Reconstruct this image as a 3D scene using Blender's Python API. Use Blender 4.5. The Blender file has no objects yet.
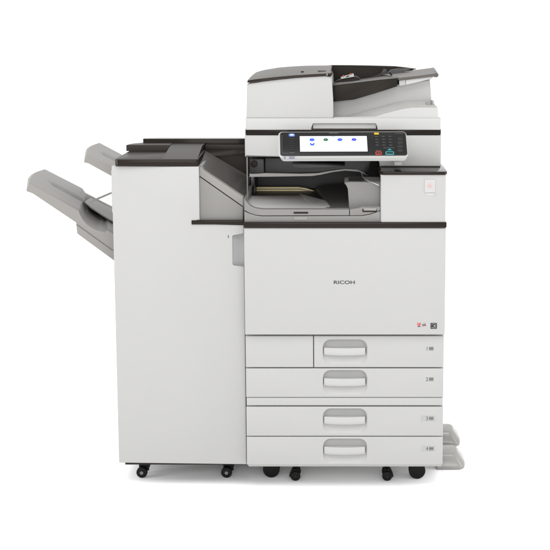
import bpy, bmesh, math, random
from mathutils import Vector, Matrix
random.seed(4)
SC = bpy.context.scene
COL = SC.collection

# ------------------------------------------------------------------ camera
PITCH = math.radians(6.5); FPX = 1058.0; U0 = 345.0; V0 = 150.5; DIST = 3.1; EYE = 1.4024
cam = bpy.data.cameras.new("camera"); cam_o = bpy.data.objects.new("camera", cam); COL.objects.link(cam_o)
cam.sensor_width = 36.0; cam.sensor_fit = 'HORIZONTAL'; cam.lens = FPX / 550.0 * 36.0
cam.shift_x = (275.0 - U0) / 550.0; cam.shift_y = (V0 - 275.0) / 550.0
cam.clip_end = 500.0; cam.clip_start = 0.05
cam_o.location = (0, -DIST, EYE); cam_o.rotation_euler = (math.radians(90) - PITCH, 0, 0)
SC.camera = cam_o

# ------------------------------------------------------------------ world: a white studio, dimmer behind the camera
W = bpy.data.worlds.new("World"); SC.world = W; W.use_nodes = True
nt = W.node_tree; bg = nt.nodes["Background"]
tc = nt.nodes.new("ShaderNodeTexCoord"); sp = nt.nodes.new("ShaderNodeSeparateXYZ")
mr = nt.nodes.new("ShaderNodeMapRange"); mr.interpolation_type = 'SMOOTHSTEP'
mr.inputs[1].default_value = -0.75; mr.inputs[2].default_value = 0.05
mr.inputs[3].default_value = 1.22; mr.inputs[4].default_value = 1.36
nt.links.new(tc.outputs["Generated"], sp.inputs[0]); nt.links.new(sp.outputs["Y"], mr.inputs[0])
nt.links.new(mr.outputs[0], bg.inputs["Strength"]); bg.inputs["Color"].default_value = (1, 1, 1, 1)

def area(name, loc, target, sx, sy, power):
    l = bpy.data.lights.new(name, 'AREA'); l.shape = 'RECTANGLE'; l.size = sx; l.size_y = sy; l.energy = power
    o = bpy.data.objects.new(name, l); COL.objects.link(o); o.location = loc
    o.rotation_euler = (Vector(target) - Vector(loc)).to_track_quat('-Z', 'Y').to_euler()
    return o
area("overhead_softbox", (-0.2, -1.7, 3.4), (-0.2, -0.3, 0.0), 2.6, 1.6, 72.0)
area("front_softbox", (-0.1, -4.3, 1.75), (-0.15, 0.0, 0.65), 3.0, 2.2, 68.0)
area("left_strip_light", (-2.7, -0.45, 1.0), (-0.7, 0.1, 0.8), 0.22, 1.9, 24.0)
area("right_strip_light", (2.5, -0.45, 1.0), (0.3, 0.1, 0.8), 0.22, 1.9, 22.0)

SC.view_settings.view_transform = 'Standard'; SC.view_settings.look = 'None'
SC.view_settings.exposure = 0.0; SC.view_settings.gamma = 1.0

# ------------------------------------------------------------------ helpers
CP, SP = math.cos(PITCH), math.sin(PITCH)
def at(u, v, Y):
    """photo measurement -> world point lying in the plane of depth Y"""
    k = (V0 - v) / FPX; dy = Y + DIST
    dz = (k * dy * CP - dy * SP) / (CP + k * SP)
    dep = dy * CP - dz * SP
    return Vector(((u - U0) * dep / FPX, Y, EYE + dz))
def xx(u, Y, v): return at(u, v, Y).x
def zz(v, Y): return at(U0, v, Y).z
def pts(Y, *uv): return [(at(u, v, Y).x, at(u, v, Y).z) for u, v in uv]

def lin(r, g, b):
    f = lambda c: (c / 255 / 12.92) if c / 255 <= .04045 else ((c / 255 + .055) / 1.055) ** 2.4
    return (f(r), f(g), f(b), 1)

def mat(name, rgb, rough=.45, spec=.5, bump=.0, bscale=1400, var=.03, emit=None, raw=None, metal=0, tint=None):
    m = bpy.data.materials.new(name); m.use_nodes = True
    t = m.node_tree; b = t.nodes["Principled BSDF"]
    c = raw if raw else (tuple(x * (.03 if emit[3] >= 1 else .12) for x in lin(*rgb)[:3]) + (1,) if emit else tuple(x * .56 for x in lin(*rgb)[:3]) + (1,))
    b.inputs["Roughness"].default_value = rough; b.inputs["Specular IOR Level"].default_value = spec
    b.inputs["Metallic"].default_value = metal
    if tint: b.inputs["Specular Tint"].default_value = tint + (1,)
    geo = t.nodes.new("ShaderNodeNewGeometry")
    n = t.nodes.new("ShaderNodeTexNoise"); n.inputs["Scale"].default_value = 3.5; n.inputs["Detail"].default_value = 6
    t.links.new(geo.outputs["Position"], n.inputs["Vector"])
    mx = t.nodes.new("ShaderNodeMix"); mx.data_type = 'RGBA'
    mx.inputs[6].default_value = tuple(x * (1 - var) for x in c[:3]) + (1,)
    mx.inputs[7].default_value = tuple(min(1, x * (1 + var)) for x in c[:3]) + (1,)
    t.links.new(n.outputs[0], mx.inputs[0]); t.links.new(mx.outputs[2], b.inputs["Base Color"])
    r = t.nodes.new("ShaderNodeMapRange"); r.inputs[3].default_value = rough - .05; r.inputs[4].default_value = rough + .05
    t.links.new(n.outputs[0], r.inputs[0]); t.links.new(r.outputs[0], b.inputs["Roughness"])
    if bump:
        n2 = t.nodes.new("ShaderNodeTexNoise"); n2.inputs["Scale"].default_value = bscale; n2.inputs["Detail"].default_value = 2
        t.links.new(geo.outputs["Position"], n2.inputs["Vector"])
        bp = t.nodes.new("ShaderNodeBump"); bp.inputs["Strength"].default_value = bump; bp.inputs["Distance"].default_value = .0004
        t.links.new(n2.outputs[0], bp.inputs["Height"]); t.links.new(bp.outputs[0], b.inputs["Normal"])
    if emit:
        b.inputs["Emission Color"].default_value = lin(*emit[:3]); b.inputs["Emission Strength"].default_value = emit[3]
    return m

M = dict(
    white=mat("white_plastic", (0, 0, 0), .40, .35, .10, raw=(.304, .302, .297, 1), var=.010),
    white2=mat("bright_white_plastic", (0, 0, 0), .38, .35, .08, raw=(.335, .333, .328, 1), var=.010),
    insert=mat("grip_grey_plastic", (0, 0, 0), .4, .4, .06, raw=(.268, .268, .272, 1), var=.01),
    lgrey=mat("light_grey_plastic", (0, 0, 0), .5, .35, .12, raw=(.290, .287, .278, 1), var=.015),
    grey=mat("grey_plastic", (0, 0, 0), .45, .25, .12, raw=(.163, .158, .151, 1), var=.02),
    tray=mat("tray_grey_plastic", (0, 0, 0), .42, .12, .06, raw=(.196, .189, .179, 1), var=.02),
    top=mat("taupe_plastic", (0, 0, 0), .42, .18, .12, raw=(.072, .066, .060, 1), var=.03, tint=(1, .96, .91)),
    lid=mat("lid_plastic", (0, 0, 0), .42, .15, .12, raw=(.021, .0178, .0152, 1), var=.04, tint=(1, .95, .9)),
    trim=mat("dark_brown_trim", (0, 0, 0), .16, .13, .0, raw=(.0122, .0098, .0082, 1), var=.04, tint=(1, .9, .82)),
    dark=mat("charcoal_plastic", (0, 0, 0), .38, .15, .08, raw=(.0085, .0070, .0060, 1), var=.05, tint=(1, .9, .8)),
    slope=mat("slope_plastic", (0, 0, 0), .28, .4, .05, raw=(.080, .075, .070, 1), var=.04),
    flap=mat("smoky_flap_plastic", (0, 0, 0), .35, .3, .05, raw=(.026, .025, .025, 1), var=.05),
    black=mat("black_rubber", (0, 0, 0), .6, .12, .15, raw=(.0065, .0062, .006, 1), var=.05),
    hub=mat("wheel_hub_grey", (0, 0, 0), .5, .4, raw=(.12, .12, .12, 1)),
    glass=mat("panel_black_gloss", (0, 0, 0), .3, .14, raw=(.008, .0078, .008, 1)),
    key=mat("panel_key_black", (0, 0, 0), .35, .15, raw=(.0135, .013, .013, 1)),
    rim=mat("panel_rim_metal", (0, 0, 0), .35, .4, raw=(.17, .165, .16, 1)),
    screen=mat("lit_screen", (250, 250, 252), .3, .2, emit=(249, 251, 255, 1.0)),
    blue=mat("icon_blue", (40, 90, 235), .4, .2, emit=(36, 84, 236, .9)),
    violet=mat("icon_violet", (70, 70, 235), .4, .2, emit=(66, 62, 236, .9)),
    sky=mat("icon_pale_blue", (120, 190, 240), .4, .2, emit=(150, 205, 245, .9)),
    green=mat("icon_green", (50, 110, 70), .4, .2, emit=(44, 104, 66, .9)),
    igrey=mat("icon_caption_grey", (200, 205, 215), .4, .2, emit=(205, 210, 220, .95)),
    print=mat("printed_grey", (90, 90, 92), .6, .2), ink=mat("printed_ink", (70, 70, 72), .6, .2),
    ptext=mat("panel_legend_grey", (96, 94, 94), .6, .2),
    yellow=mat("key_yellow", (225, 180, 30), .4, .3), red=mat("key_red", (196, 44, 26), .4, .3),
    teal=mat("key_teal", (28, 158, 165), .4, .3), pill=mat("pill_blue", (95, 135, 215), .4, .3),
    pillw=mat("pill_white", (225, 228, 235), .4, .3), purple=mat("port_purple_grey", (140, 136, 156), .4, .3),
    redink=mat("red_ink", (215, 70, 65), .6, .2), orange=mat("orange_ink", (214, 120, 80), .6, .2),
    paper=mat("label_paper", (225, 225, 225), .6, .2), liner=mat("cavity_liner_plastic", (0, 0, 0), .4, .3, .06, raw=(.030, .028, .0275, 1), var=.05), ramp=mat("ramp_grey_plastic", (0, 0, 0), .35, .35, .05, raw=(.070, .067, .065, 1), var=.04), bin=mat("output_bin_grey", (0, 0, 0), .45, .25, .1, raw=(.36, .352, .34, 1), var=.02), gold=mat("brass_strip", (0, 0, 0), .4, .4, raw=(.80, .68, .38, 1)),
    pink=mat("pale_pink_lens", (206, 202, 202), .4, .3), pinkc=mat("pink_lamp_centre", (214, 186, 186), .4, .3),
    sticker=mat("sticker_grey", (0, 0, 0), .5, .2, raw=(.285, .283, .277, 1)),
    floor=mat("white_floor", (0, 0, 0), .7, .1, raw=(.96, .96, .96, 1), var=.003),
    metal=mat("bare_metal", (0, 0, 0), .3, .5, raw=(.45, .45, .45, 1), metal=.8),
)

def link(name, bm, m, parent=None, smooth=35, label=None):
    me = bpy.data.meshes.new(name)
    bmesh.ops.recalc_face_normals(bm, faces=bm.faces[:])
    bm.to_mesh(me); bm.free()
    for mm in (m if isinstance(m, (list, tuple)) else [m]): me.materials.append(M[mm])
    lo = Vector([min(v.co[i] for v in me.vertices) for i in range(3)]); hi = Vector([max(v.co[i] for v in me.vertices) for i in range(3)])
    c = (lo + hi) / 2
    me.transform(Matrix.Translation(-c))
    for p in me.polygons: p.use_smooth = True
    me.set_sharp_from_angle(angle=math.radians(smooth))
    o = bpy.data.objects.new(name, me); COL.objects.link(o)
    base = Vector((0, 0, 0)); q = parent
    while q is not None: base += q.location; q = q.parent
    o.location = c - base; o.parent = parent
    if label: o["label"] = label
    return o

def thing(name, label, cat, loc):
    o = bpy.data.objects.new(name, None); COL.objects.link(o); o.location = loc
    o["label"] = label; o["category"] = cat; o.empty_display_size = .1
    return o

def loft(bm, loops, cap0=True, cap1=True, closed=True, mi=0):
    L = [[bm.verts.new(p) for p in lp] for lp in loops]
    n = len(L[0])
    for a, b in zip(L[:-1], L[1:]):
        for i in range(n if closed else n - 1):
            j = (i + 1) % n
            f = bm.faces.new((a[i], a[j], b[j], b[i])); f.material_index = mi
    if cap0: bm.faces.new(L[0]).material_index = mi
    if cap1: bm.faces.new(L[-1][::-1]).material_index = mi
    return L

def bev(bm, edges, r, seg=3):
    if r > 0 and edges:
        bmesh.ops.bevel(bm, geom=list(edges), offset=r, segments=seg, affect='EDGES', profile=.5, clamp_overlap=True)

def box(bm, x0, x1, y0, y1, z0, z1, r=0, seg=3, mi=0):
    b2 = bmesh.new()
    loft(b2, [[(x0, y0, z0), (x1, y0, z0), (x1, y1, z0), (x0, y1, z0)], [(x0, y0, z1), (x1, y0, z1), (x1, y1, z1), (x0, y1, z1)]])
    bev(b2, b2.edges[:], r, seg); merge(bm, b2, mi)

def merge(bm, b2, mi=0):
    bmesh.ops.recalc_face_normals(b2, faces=b2.faces[:])
    for f in b2.faces: f.material_index = mi
    me = bpy.data.meshes.new("tmp"); b2.to_mesh(me); b2.free(); bm.from_mesh(me); bpy.data.meshes.remove(me)

def prism(bm, poly, y0, y1, r=0, seg=3, mi=0, allr=False):
    """XZ outline given real thickness along Y; front (y0) rim rounded"""
    b2 = bmesh.new()
    L = loft(b2, [[(x, y0, z) for x, z in poly], [(x, y1, z) for x, z in poly]])
    if r:
        n = len(poly); es = []
        for i in range(n):
            es.append(b2.edges.get((L[0][i], L[0][(i + 1) % n])))
        if allr: es = b2.edges[:]
        bev(b2, es, r, seg)
    merge(bm, b2, mi)

def loft_y(bm, pa, ya, pb, yb, r=0, mi=0):
    b2 = bmesh.new()
    loft(b2, [[(x, ya, z) for x, z in pa], [(x, yb, z) for x, z in pb]])
    bev(b2, b2.edges[:], r, 2); merge(bm, b2, mi)

def slab(bm, poly, z0, z1, r=0, seg=3, mi=0, allr=False):
    b2 = bmesh.new(); n = len(poly)
    L = loft(b2, [[(x, y, z0) for x, y in poly], [(x, y, z1) for x, y in poly]])
    if r: bev(b2, b2.edges[:] if allr else [b2.edges.get((L[1][i], L[1][(i + 1) % n])) for i in range(n)], r, seg)
    merge(bm, b2, mi)

def rr(x0, x1, z0, z1, r, n=6):
    r = min(r, (x1 - x0) / 2 - 1e-5, (z1 - z0) / 2 - 1e-5); out = []
    for cx, cz, a in ((x1 - r, z0 + r, -90), (x1 - r, z1 - r, 0), (x0 + r, z1 - r, 90), (x0 + r, z0 + r, 180)):
        for i in range(n + 1):
            t = math.radians(a + 90 * i / n); out.append((cx + r * math.cos(t), cz + r * math.sin(t)))
    return out

def tube(bm, path, r, n=10, mi=0):
    b2 = bmesh.new(); loops = []
    P = [Vector(p) for p in path]
    for i, p in enumerate(P):
        d = (P[min(i + 1, len(P) - 1)] - P[max(i - 1, 0)]).normalized()
        a = d.cross(Vector((0, 0, 1)))
        a = a.normalized() if a.length > 1e-4 else Vector((1, 0, 0))
        b = d.cross(a)
        loops.append([p + r * (math.cos(2 * math.pi * k / n) * a + math.sin(2 * math.pi * k / n) * b) for k in range(n)])
    loft(b2, loops); merge(bm, b2, mi)

def disc(bm, c, r, y0, y1, bevel=.002, n=32, mi=0):
    prism_pts = [(c[0] + r * math.cos(2 * math.pi * k / n), c[1] + r * math.sin(2 * math.pi * k / n)) for k in range(n)]
    b2 = bmesh.new()
    loops = []
    for y, q in ((y0, r - bevel), (y0 + bevel * .3, r - bevel * .3), (y0 + bevel, r), (y1 - bevel, r), (y1 - bevel * .3, r - bevel * .3), (y1, r - bevel)):
        loops.append([(c[0] + q * math.cos(2 * math.pi * k / n), y, c[1] + q * math.sin(2 * math.pi * k / n)) for k in range(n)])
    loft(b2, loops); merge(bm, b2, mi)

def text_bm(s, size, x, z, y, width=None, bold=0, height=None):
    cu = bpy.data.curves.new("lettering", 'FONT'); cu.body = s; cu.size = size; cu.extrude = .0002; cu.offset = bold
    o = bpy.data.objects.new("lettering_source", cu); COL.objects.link(o)
    dg = bpy.context.evaluated_depsgraph_get(); dg.update()
    me = bpy.data.meshes.new_from_object(o.evaluated_get(dg))
    bpy.data.objects.remove(o); bpy.data.curves.remove(cu)
    bm = bmesh.new(); bm.from_mesh(me); bpy.data.meshes.remove(me)
    xs = [v.co.x for v in bm.verts]; ys = [v.co.y for v in bm.verts]
    sx = width / (max(xs) - min(xs)) if width else 1; sy = height / (max(ys) - min(ys)) if height else sx
    for v in bm.verts:
        v.co = Vector(((v.co.x - (max(xs) + min(xs)) / 2) * sx + x, y - v.co.z, (v.co.y - (max(ys) + min(ys)) / 2) * sy + z))
    return bm

# ------------------------------------------------------------------ floor
bm = bmesh.new(); n = 48
bm.faces.new([bm.verts.new((160 * math.cos(2 * math.pi * k / n), 160 * math.sin(2 * math.pi * k / n), 0)) for k in range(n)])
fl = link("floor", bm, "floor"); fl["kind"] = "structure"; fl["label"] = "plain white seamless studio floor"

# ================================================================== PHOTOCOPIER
XL, XR = -.2995, .2978
copier = thing("photocopier", "large white office photocopier with lit touch screen, document feeder and four paper drawers", "photocopier", (0, .33, 0))

z_base = zz(467.3, 0); z_top = zz(222.2, -.01)
bm = bmesh.new()
box(bm, XL + .002, XR - .002, .022, .66, z_base + .006, zz(227.5, .02), .004)
box(bm, XL + .004, XR - .004, .006, .10, z_base, z_base + .009, .001)
box(bm, xx(381.5, 0, 200), XR - .002, .008, .66, zz(226, 0), zz(174, 0), .004)         # right hand column
box(bm, XL + .002, XR - .001, .47, .66, zz(226, 0), zz(158, .1) + .001, .004)           # rear column
link("cabinet", bm, "white", copier)

# drawers with dished handle recess -------------------------------------------------
def panel_loops(x0, x1, z0, z1, y0, y1, r=.0025):
    out = [[(x, y1, z) for x, z in rr(x0, x1, z0, z1, .002, 3)]]
    for t in (0, 30, 60, 90):
        a = math.radians(t); ins = r * (1 - math.cos(a)); y = y0 + r * (1 - math.sin(a))
        out.append([(x, y, z) for x, z in rr(x0 + ins, x1 - ins, z0 + ins, z1 - ins, .002, 3)])
    return out

def plain_panel(name, x0, x1, z0, z1, y0, y1, parent, m="white", r=.0025):
    bm = bmesh.new(); loft(bm, panel_loops(x0, x1, z0, z1, y0, y1, r)); return link(name, bm, m, parent)

def drawer(vt, vb, x0, x1, vh, num, sticker):
    z0, z1 = zz(vb, 0), zz(vt, 0)
    hx0, hx1 = xx(322.7, 0, 350), xx(367.3, 0, 350)
    hz0, hz1 = zz(vh + 12.3, 0), zz(vh - 12.2, 0)
    bm = bmesh.new()
    L = loft(bm, panel_loops(x0, x1, z0, z1, 0, .021), cap1=False)
    H = []
    hh = hz1 - hz0
    prof = [(-.0008, 0), (0, 0), (.0006, .10), (.0014, .24), (.0026, .40), (.0044, .58), (.0068, .75), (.0098, .89), (.0132, .97), (.0165, 1.0)]
    for ins, d in prof:
        lp = []
        for x, z in rr(hx0 + ins * .6, hx1 - ins * .6, hz0 + ins * .8, hz1 - ins * 1.0, .024 - ins * .5, 8):
            t = (z - hz0) / hh
            dep = d * (.0045 + .0165 * t)
            lp.append((x, dep, z))
        H.append(lp)
    HL = loft(bm, H, cap0=False)
    bm.edges.ensure_lookup_table()
    es = []
    for lp in (L[-1], HL[0]):
        for i in range(len(lp)): es.append(bm.edges.get((lp[i], lp[(i + 1) % len(lp)])))
    bmesh.ops.triangle_fill(bm, use_beauty=True, edges=es)
    d = link("paper_drawer", bm, "white", copier, smooth=28)
    # grip bar, bowed towards the front
    bm = bmesh.new(); b2 = bmesh.new(); loops = []
    a, b = xx(324.0, 0, 350), xx(365.2, 0, 350); zt, zb = zz(vh - 3.6, 0), zz(vh + 3.6, 0)
    for i in range(25):
        t = i / 24; x = a + (b - a) * t; bow = 1 - (2 * t - 1) ** 2
        yf = .0012 - .0065 * bow; low = zb - .0006 * bow; h = zt - low
        loops.append([(x, yf + .001, zt), (x, yf, zt - .0012), (x, yf + .0006, low + h * .45), (x, yf + .0012, low + .0015), (x, yf + .0026, low), (x, yf + .011, low + .003), (x, .019, low + h * .5), (x, .019, zt - .001)])
    loft(b2, loops); merge(bm, b2)
    link("handle", bm, "white2", d, smooth=40)
    # number and paper size window
    cx = xx(427, 0, vh); cz = zz(vh - 3, 0) if num < 3 else zz(vh - 2.2, 0)
    bm = text_bm(str(num), .014, cx, cz, -.0003, height=.0115, bold=.0)
    link("number", bm, "print", d)
    bm = bmesh.new()
    x0_, x1_ = xx(429, 0, vh), xx(433.4, 0, vh)
    hz = .0052
    box(bm, x0_, x1_, -.0004, .0006, cz - hz, cz - hz + .001); box(bm, x0_, x1_, -.0004, .0006, cz + hz - .001, cz + hz)
    for k in range(5):
        q = x0_ + (x1_ - x0_ - .0009) * k / 4; box(bm, q, q + .0009, -.00055, .0006, cz - hz + .0012, cz + hz - .0012)
    box(bm, x0_ + .0014, x1_ - .0014, -.0008, .0006, cz - .0006, cz + .0014)
    link("size_mark", bm, "print", d)
    if sticker:
        bm = bmesh.new(); b2 = bmesh.new()
        lp = rr(xx(421, 0, vh), xx(435.5, 0, vh), cz - .009, cz + .009, .002, 3)
        loft(b2, [[(x, -.0002, z) for x, z in lp], [(x, .001, z) for x, z in lp]]); merge(bm, b2)
        link("sticker", bm, "sticker", d)
    return d

xm = xx(313.6, 0, 352)
drawer(336.0, 367.45, xm + .0012, XR, 351.6, 1, False)
drawer(368.55, 397.4, XL, XR, 382.2, 2, False)
drawer(406.9, 436.1, XL, XR, 420.6, 3, True)
drawer(436.95, 465.0, XL, XR, 450.8, 4, True)
plain_panel("blank_panel", XL, xm - .0012, zz(367.45, 0), zz(336.0, 0), 0, .021, copier)
plain_panel("divider_rail", XL + .001, XR - .001, zz(405.75, 0), zz(397.95, 0), .001, .021, copier)

# front door, with the maker's lettering and marks -------------------------------------
door = plain_panel("front_door", XL, XR + .0015, zz(335.0, -.012), zz(228.0, -.012), -.012, .021, copier, r=.004)
bm = text_bm("RICOH", .014, xx(344.3, -.012, 282), zz(282.3, -.012), -.0123, width=.0625, height=.0104, bold=.0002)
link("lettering", bm, "ink", door)
Yd = -.0122
def P2(u, v, Y=Yd): q = at(u, v, Y); return q.x, q.z
def plate(bm, u0, u1, v0, v1, Y, th=.0006, mi=0, r=0):
    x0, z1 = P2(u0, v0, Y); x1, z0 = P2(u1, v1, Y)
    if r:
        lp = rr(x0, x1, z0, z1, r, 4); b2 = bmesh.new()
        loft(b2, [[(x, Y, z) for x, z in lp], [(x, Y + th, z) for x, z in lp]]); merge(bm, b2, mi)
    else: box(bm, x0, x1, Y, Y + th, z0, z1, mi=mi)
bm = bmesh.new()
plate(bm, 417.2, 420.7, 322.9, 325.2, Yd, mi=0); plate(bm, 418.3, 419.8, 325.2, 326.0, Yd, mi=0)
plate(bm, 417.4, 420.5, 326.2, 326.9, Yd, mi=1)
plate(bm, 417.9, 418.3, 323.4, 324.6, Yd - .0004, mi=2); plate(bm, 419.0, 419.4, 323.3, 324.6, Yd - .0004, mi=2)
link("red_mark", bm, ["redink", "ink", "paper"], door)
bm = bmesh.new()
for k in range(3): plate(bm, 422.3 + k * 1.3, 423.2 + k * 1.3, 324.1, 325.6, Yd, mi=1)
tube(bm, [Vector(at(u, v, Yd - .0002)) for u, v in ((422.2, 326.8), (423.2, 326.0), (424.5, 325.9), (426.2, 325.7))], .0005, 6, 0)
tube(bm, [Vector(at(u, v, Yd - .0002)) for u, v in ((424.2, 322.9), (424.8, 323.4), (425.6, 323.6))], .0004, 6, 0)
link("certification_mark", bm, ["redink", "ink"], door)
bm = bmesh.new()
plate(bm, 430.5, 436.9, 322.9, 328.9, Yd, mi=0)
arc = [at(433.7 + 2.5 * math.cos(a), 325.6 - 2.0 * math.sin(a), Yd - .0004) for a in [math.radians(20 + 14 * k) for k in range(11)]]
tube(bm, arc, .00045, 6, 1)
star = []
for k in range(10):
    a = math.radians(90 + 36 * k); q = (1.25 if k % 2 == 0 else .55)
    star.append(P2(434.6 + q * math.cos(a), 325.9 - q * math.sin(a)))
prism(bm, star, Yd - .0005, Yd + .0002, mi=1)
plate(bm, 431.2, 436.2, 327.6, 327.9, Yd - .0004, mi=1)
link("energy_badge", bm, ["ink", "sticker"], door)

# dark trim line across the front
bm = bmesh.new(); box(bm, XL - .001, XR + .003, -.016, .03, zz(227.6, -.014), zz(222.3, -.014), .0022)
link("trim_strip", bm, "trim", copier)

# right hand front panel with dark cap and lamp -------------------------------------------
px0 = xx(380.6, -.012, 200)
bm = bmesh.new(); b2 = bmesh.new()
zA, zB = zz(222.0, -.012), zz(175.0, -.012)
loops = []
for z in (zA, zB):
    loops.append([(x, y, z) for x, y in [(px0 + .007 - .007 * math.cos(math.radians(a)), -.005 - .007 * math.sin(math.radians(a))) for a in range(0, 91, 15)]] +
                 [(x, y, z) for x, y in [(XR - .005 + .005 * math.sin(math.radians(a)), -.007 - .005 * math.cos(math.radians(a))) for a in range(0, 91, 15)]] + [(XR, .012, z), (px0, .012, z)])
L = loft(b2, loops); merge(bm, b2)
sidep = link("toner_cover", bm, "white", copier)
bm = bmesh.new()
capz0, capz1 = zz(175.0, -.016), zz(171.9, -.016)
xc0 = xx(381.5, -.016, 173)
slab(bm, [(xc0 + .006, -.016), (XR - .003, -.016), (XR + .004, -.002), (XR + .0035, .10), (XR - .004, .46), (xc0 - .006, .46), (xc0 - .006, .02), (xc0, -.008)], capz0 + .0004, capz1, .0012, 2, allr=True)
link("cap", bm, "trim", copier)
bm = bmesh.new()
plate(bm, 424.3, 435.6, 178.9, 193.0, -.0124, .002, 1, r=.002)
plate(bm, 424.8, 435.1, 179.4, 192.5, -.0132, .002, 0, r=.002)
plate(bm, 426.0, 435.3, 193.3, 195.6, -.0128, .002, 2, r=.001)
plate(bm, 434.7, 435.4, 193.0, 196.0, -.0131, .001, 1)
bt = link("lamp_plate", bm, ["pink", "insert", "white2"], sidep)
bm = bmesh.new(); c = P2(429.9, 185.7, -.014); disc(bm, c, .0062, -.0138, -.0125, .0004)
link("lamp_lens", bm, "pinkc", bt)

# output cavity ---------------------------------------------------------------------------
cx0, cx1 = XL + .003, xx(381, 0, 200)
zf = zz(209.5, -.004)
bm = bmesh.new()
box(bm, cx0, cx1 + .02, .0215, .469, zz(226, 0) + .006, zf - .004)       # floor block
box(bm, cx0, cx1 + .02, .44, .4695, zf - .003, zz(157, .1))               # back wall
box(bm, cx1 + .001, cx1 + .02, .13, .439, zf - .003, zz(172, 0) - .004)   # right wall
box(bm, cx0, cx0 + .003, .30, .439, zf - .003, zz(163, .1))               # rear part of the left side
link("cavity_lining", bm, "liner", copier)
bm = bmesh.new(); box(bm, xx(246.6, .1, 170), xx(247.6, .1, 170), .10, .106, zf, zz(157, .1), .0006)
link("corner_post", bm, "grey", copier)
# tray floor
bm = bmesh.new()
def fl_pt(u, v, z):       # a point on a level sheet of height z seen at (u, v)
    lo, hi = -.3, 1.5
    for _ in range(50):
        mid = (lo + hi) / 2
        if at(u, v, mid).z > z: lo = mid
        else: hi = mid
    p = at(u, v, lo); return (p.x, min(max(p.y, -.003), .43))
plan = [fl_pt(u, v, zf) for u, v in ((262, 209.3), (331, 209.0), (322, 206.0), (312, 201.5), (303, 196.8), (299, 195.2), (247.5, 195.6), (247.0, 200), (249, 204), (254, 207.6))]
slab(bm, plan, zf - .004, zf - .0005, .001)
tr = link("output_tray", bm, "bin", copier)
bm = bmesh.new()
fac = [Vector(p) for p in (at(299.5, 193.6, .30), at(340, 204.2, .10), at(329, 206.8, .06), at(317, 205.8, .07), at(306, 199.5, .17))]
b2 = bmesh.new(); loft(b2, [[p for p in fac], [p - Vector((0, 0, .006)) for p in fac]]); merge(bm, b2)
link("tray_ramp", bm, "bin", tr)
bm = bmesh.new()
zr = zf - .004
pr = [fl_pt(u, v, zf) for u, v in ((333, 208.8), (350, 208.8), (350, 202))] + [(cx1, .40), fl_pt(316, 190.5, zf)]
ramp = [Vector((x, y, zr + h)) for (x, y), h in zip(pr, (.001, .004, .012, .035, .018))]
b2 = bmesh.new(); loft(b2, [[p for p in ramp], [Vector((p.x, p.y, zr - .003)) for p in ramp]]); merge(bm, b2)
link("rear_ramp", bm, "ramp", tr)
bm = bmesh.new()
prism(bm, pts(.385, (247, 187.0), (298, 187.0), (306, 188.2), (316, 191.5), (321, 194.0), (312, 193.2), (298, 192.0), (247, 192.2)), .385, .39, .001, 2)
prism(bm, pts(.381, (247, 188.9), (300, 188.9), (313, 191.4), (313, 191.8), (300, 189.5), (247, 189.5)), .382, .386, 0, mi=1)
link("brass_strip", bm, ["gold", "slope"], copier)
bm = bmesh.new(); prism(bm, pts(.372, (247, 192.3), (298, 192.2), (303, 194.0), (305, 195.8), (247, 196.2)), .372, .38, .001, 2)
link("paper_stop", bm, "flap", copier)
# pieces hanging under the scanner
bm = bmesh.new()
prism(bm, pts(.20, (265, 158), (372, 158), (368, 174), (360, 170.6), (345, 169.3), (330, 171), (318, 173.4), (300, 173.6), (265, 173.0)), .20, .30, .002, 2)
fp = link("exit_flap", bm, "flap", copier)
bm = bmesh.new()
prism(bm, pts(.19, (249.5, 174), (264.5, 173.2), (300, 173.8), (318, 173.2), (332, 170.7), (345, 169.0), (357, 169.4), (364, 172.5), (368, 176), (359, 171.2), (345, 170.1), (333, 172), (320, 174.8), (312, 176.0), (264.5, 176.7), (249.5, 177)), .19, .30, .0015, 2)
link("flap_edge", bm, "bin", fp)
bm = bmesh.new(); box(bm, xx(249.5, .19, 165), xx(264.2, .19, 165), .19, .30, zz(173.6, .19), zz(158.5, .19), .003)
disc(bm, P2(254, 164, .185), .011, .183, .189, .001, mi=1)
link("exit_housing", bm, ["flap", "dark"], fp)
bm = bmesh.new(); prism(bm, pts(.08, (292, 163.6), (326, 164.8), (345, 166.2), (322, 167.2), (301, 168.4), (293, 167.2)), .08, .19, .002, 2)
link("guide_plate", bm, "flap", fp)
# right inner block, its dark top and the wire lever
bm = bmesh.new()
lp = pts(.02, (348.7, 209), (348.7, 188.5), (344.4, 183.4), (345.6, 182.4), (350, 182.0), (380.5, 182.0), (380.5, 209))
prism(bm, lp, .02, .13, .0025, 3)
ib = link("inner_cover", bm, "grey", copier)
bm = bmesh.new()
box(bm, xx(348.6, .03, 181), xx(364, .03, 181), .03, .135, zz(181.8, .03), zz(181.0, .03), .001)
link("inner_cover_top", bm, "flap", ib)
bm = bmesh.new(); tube(bm, [at(361.5, 173.3, .1), at(363.5, 178, .06), at(368, 181, .03), at(373, 182.8, .016), at(379, 185.4, .012)], .0016, 8)
link("wire_lever", bm, "metal", ib)
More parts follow.
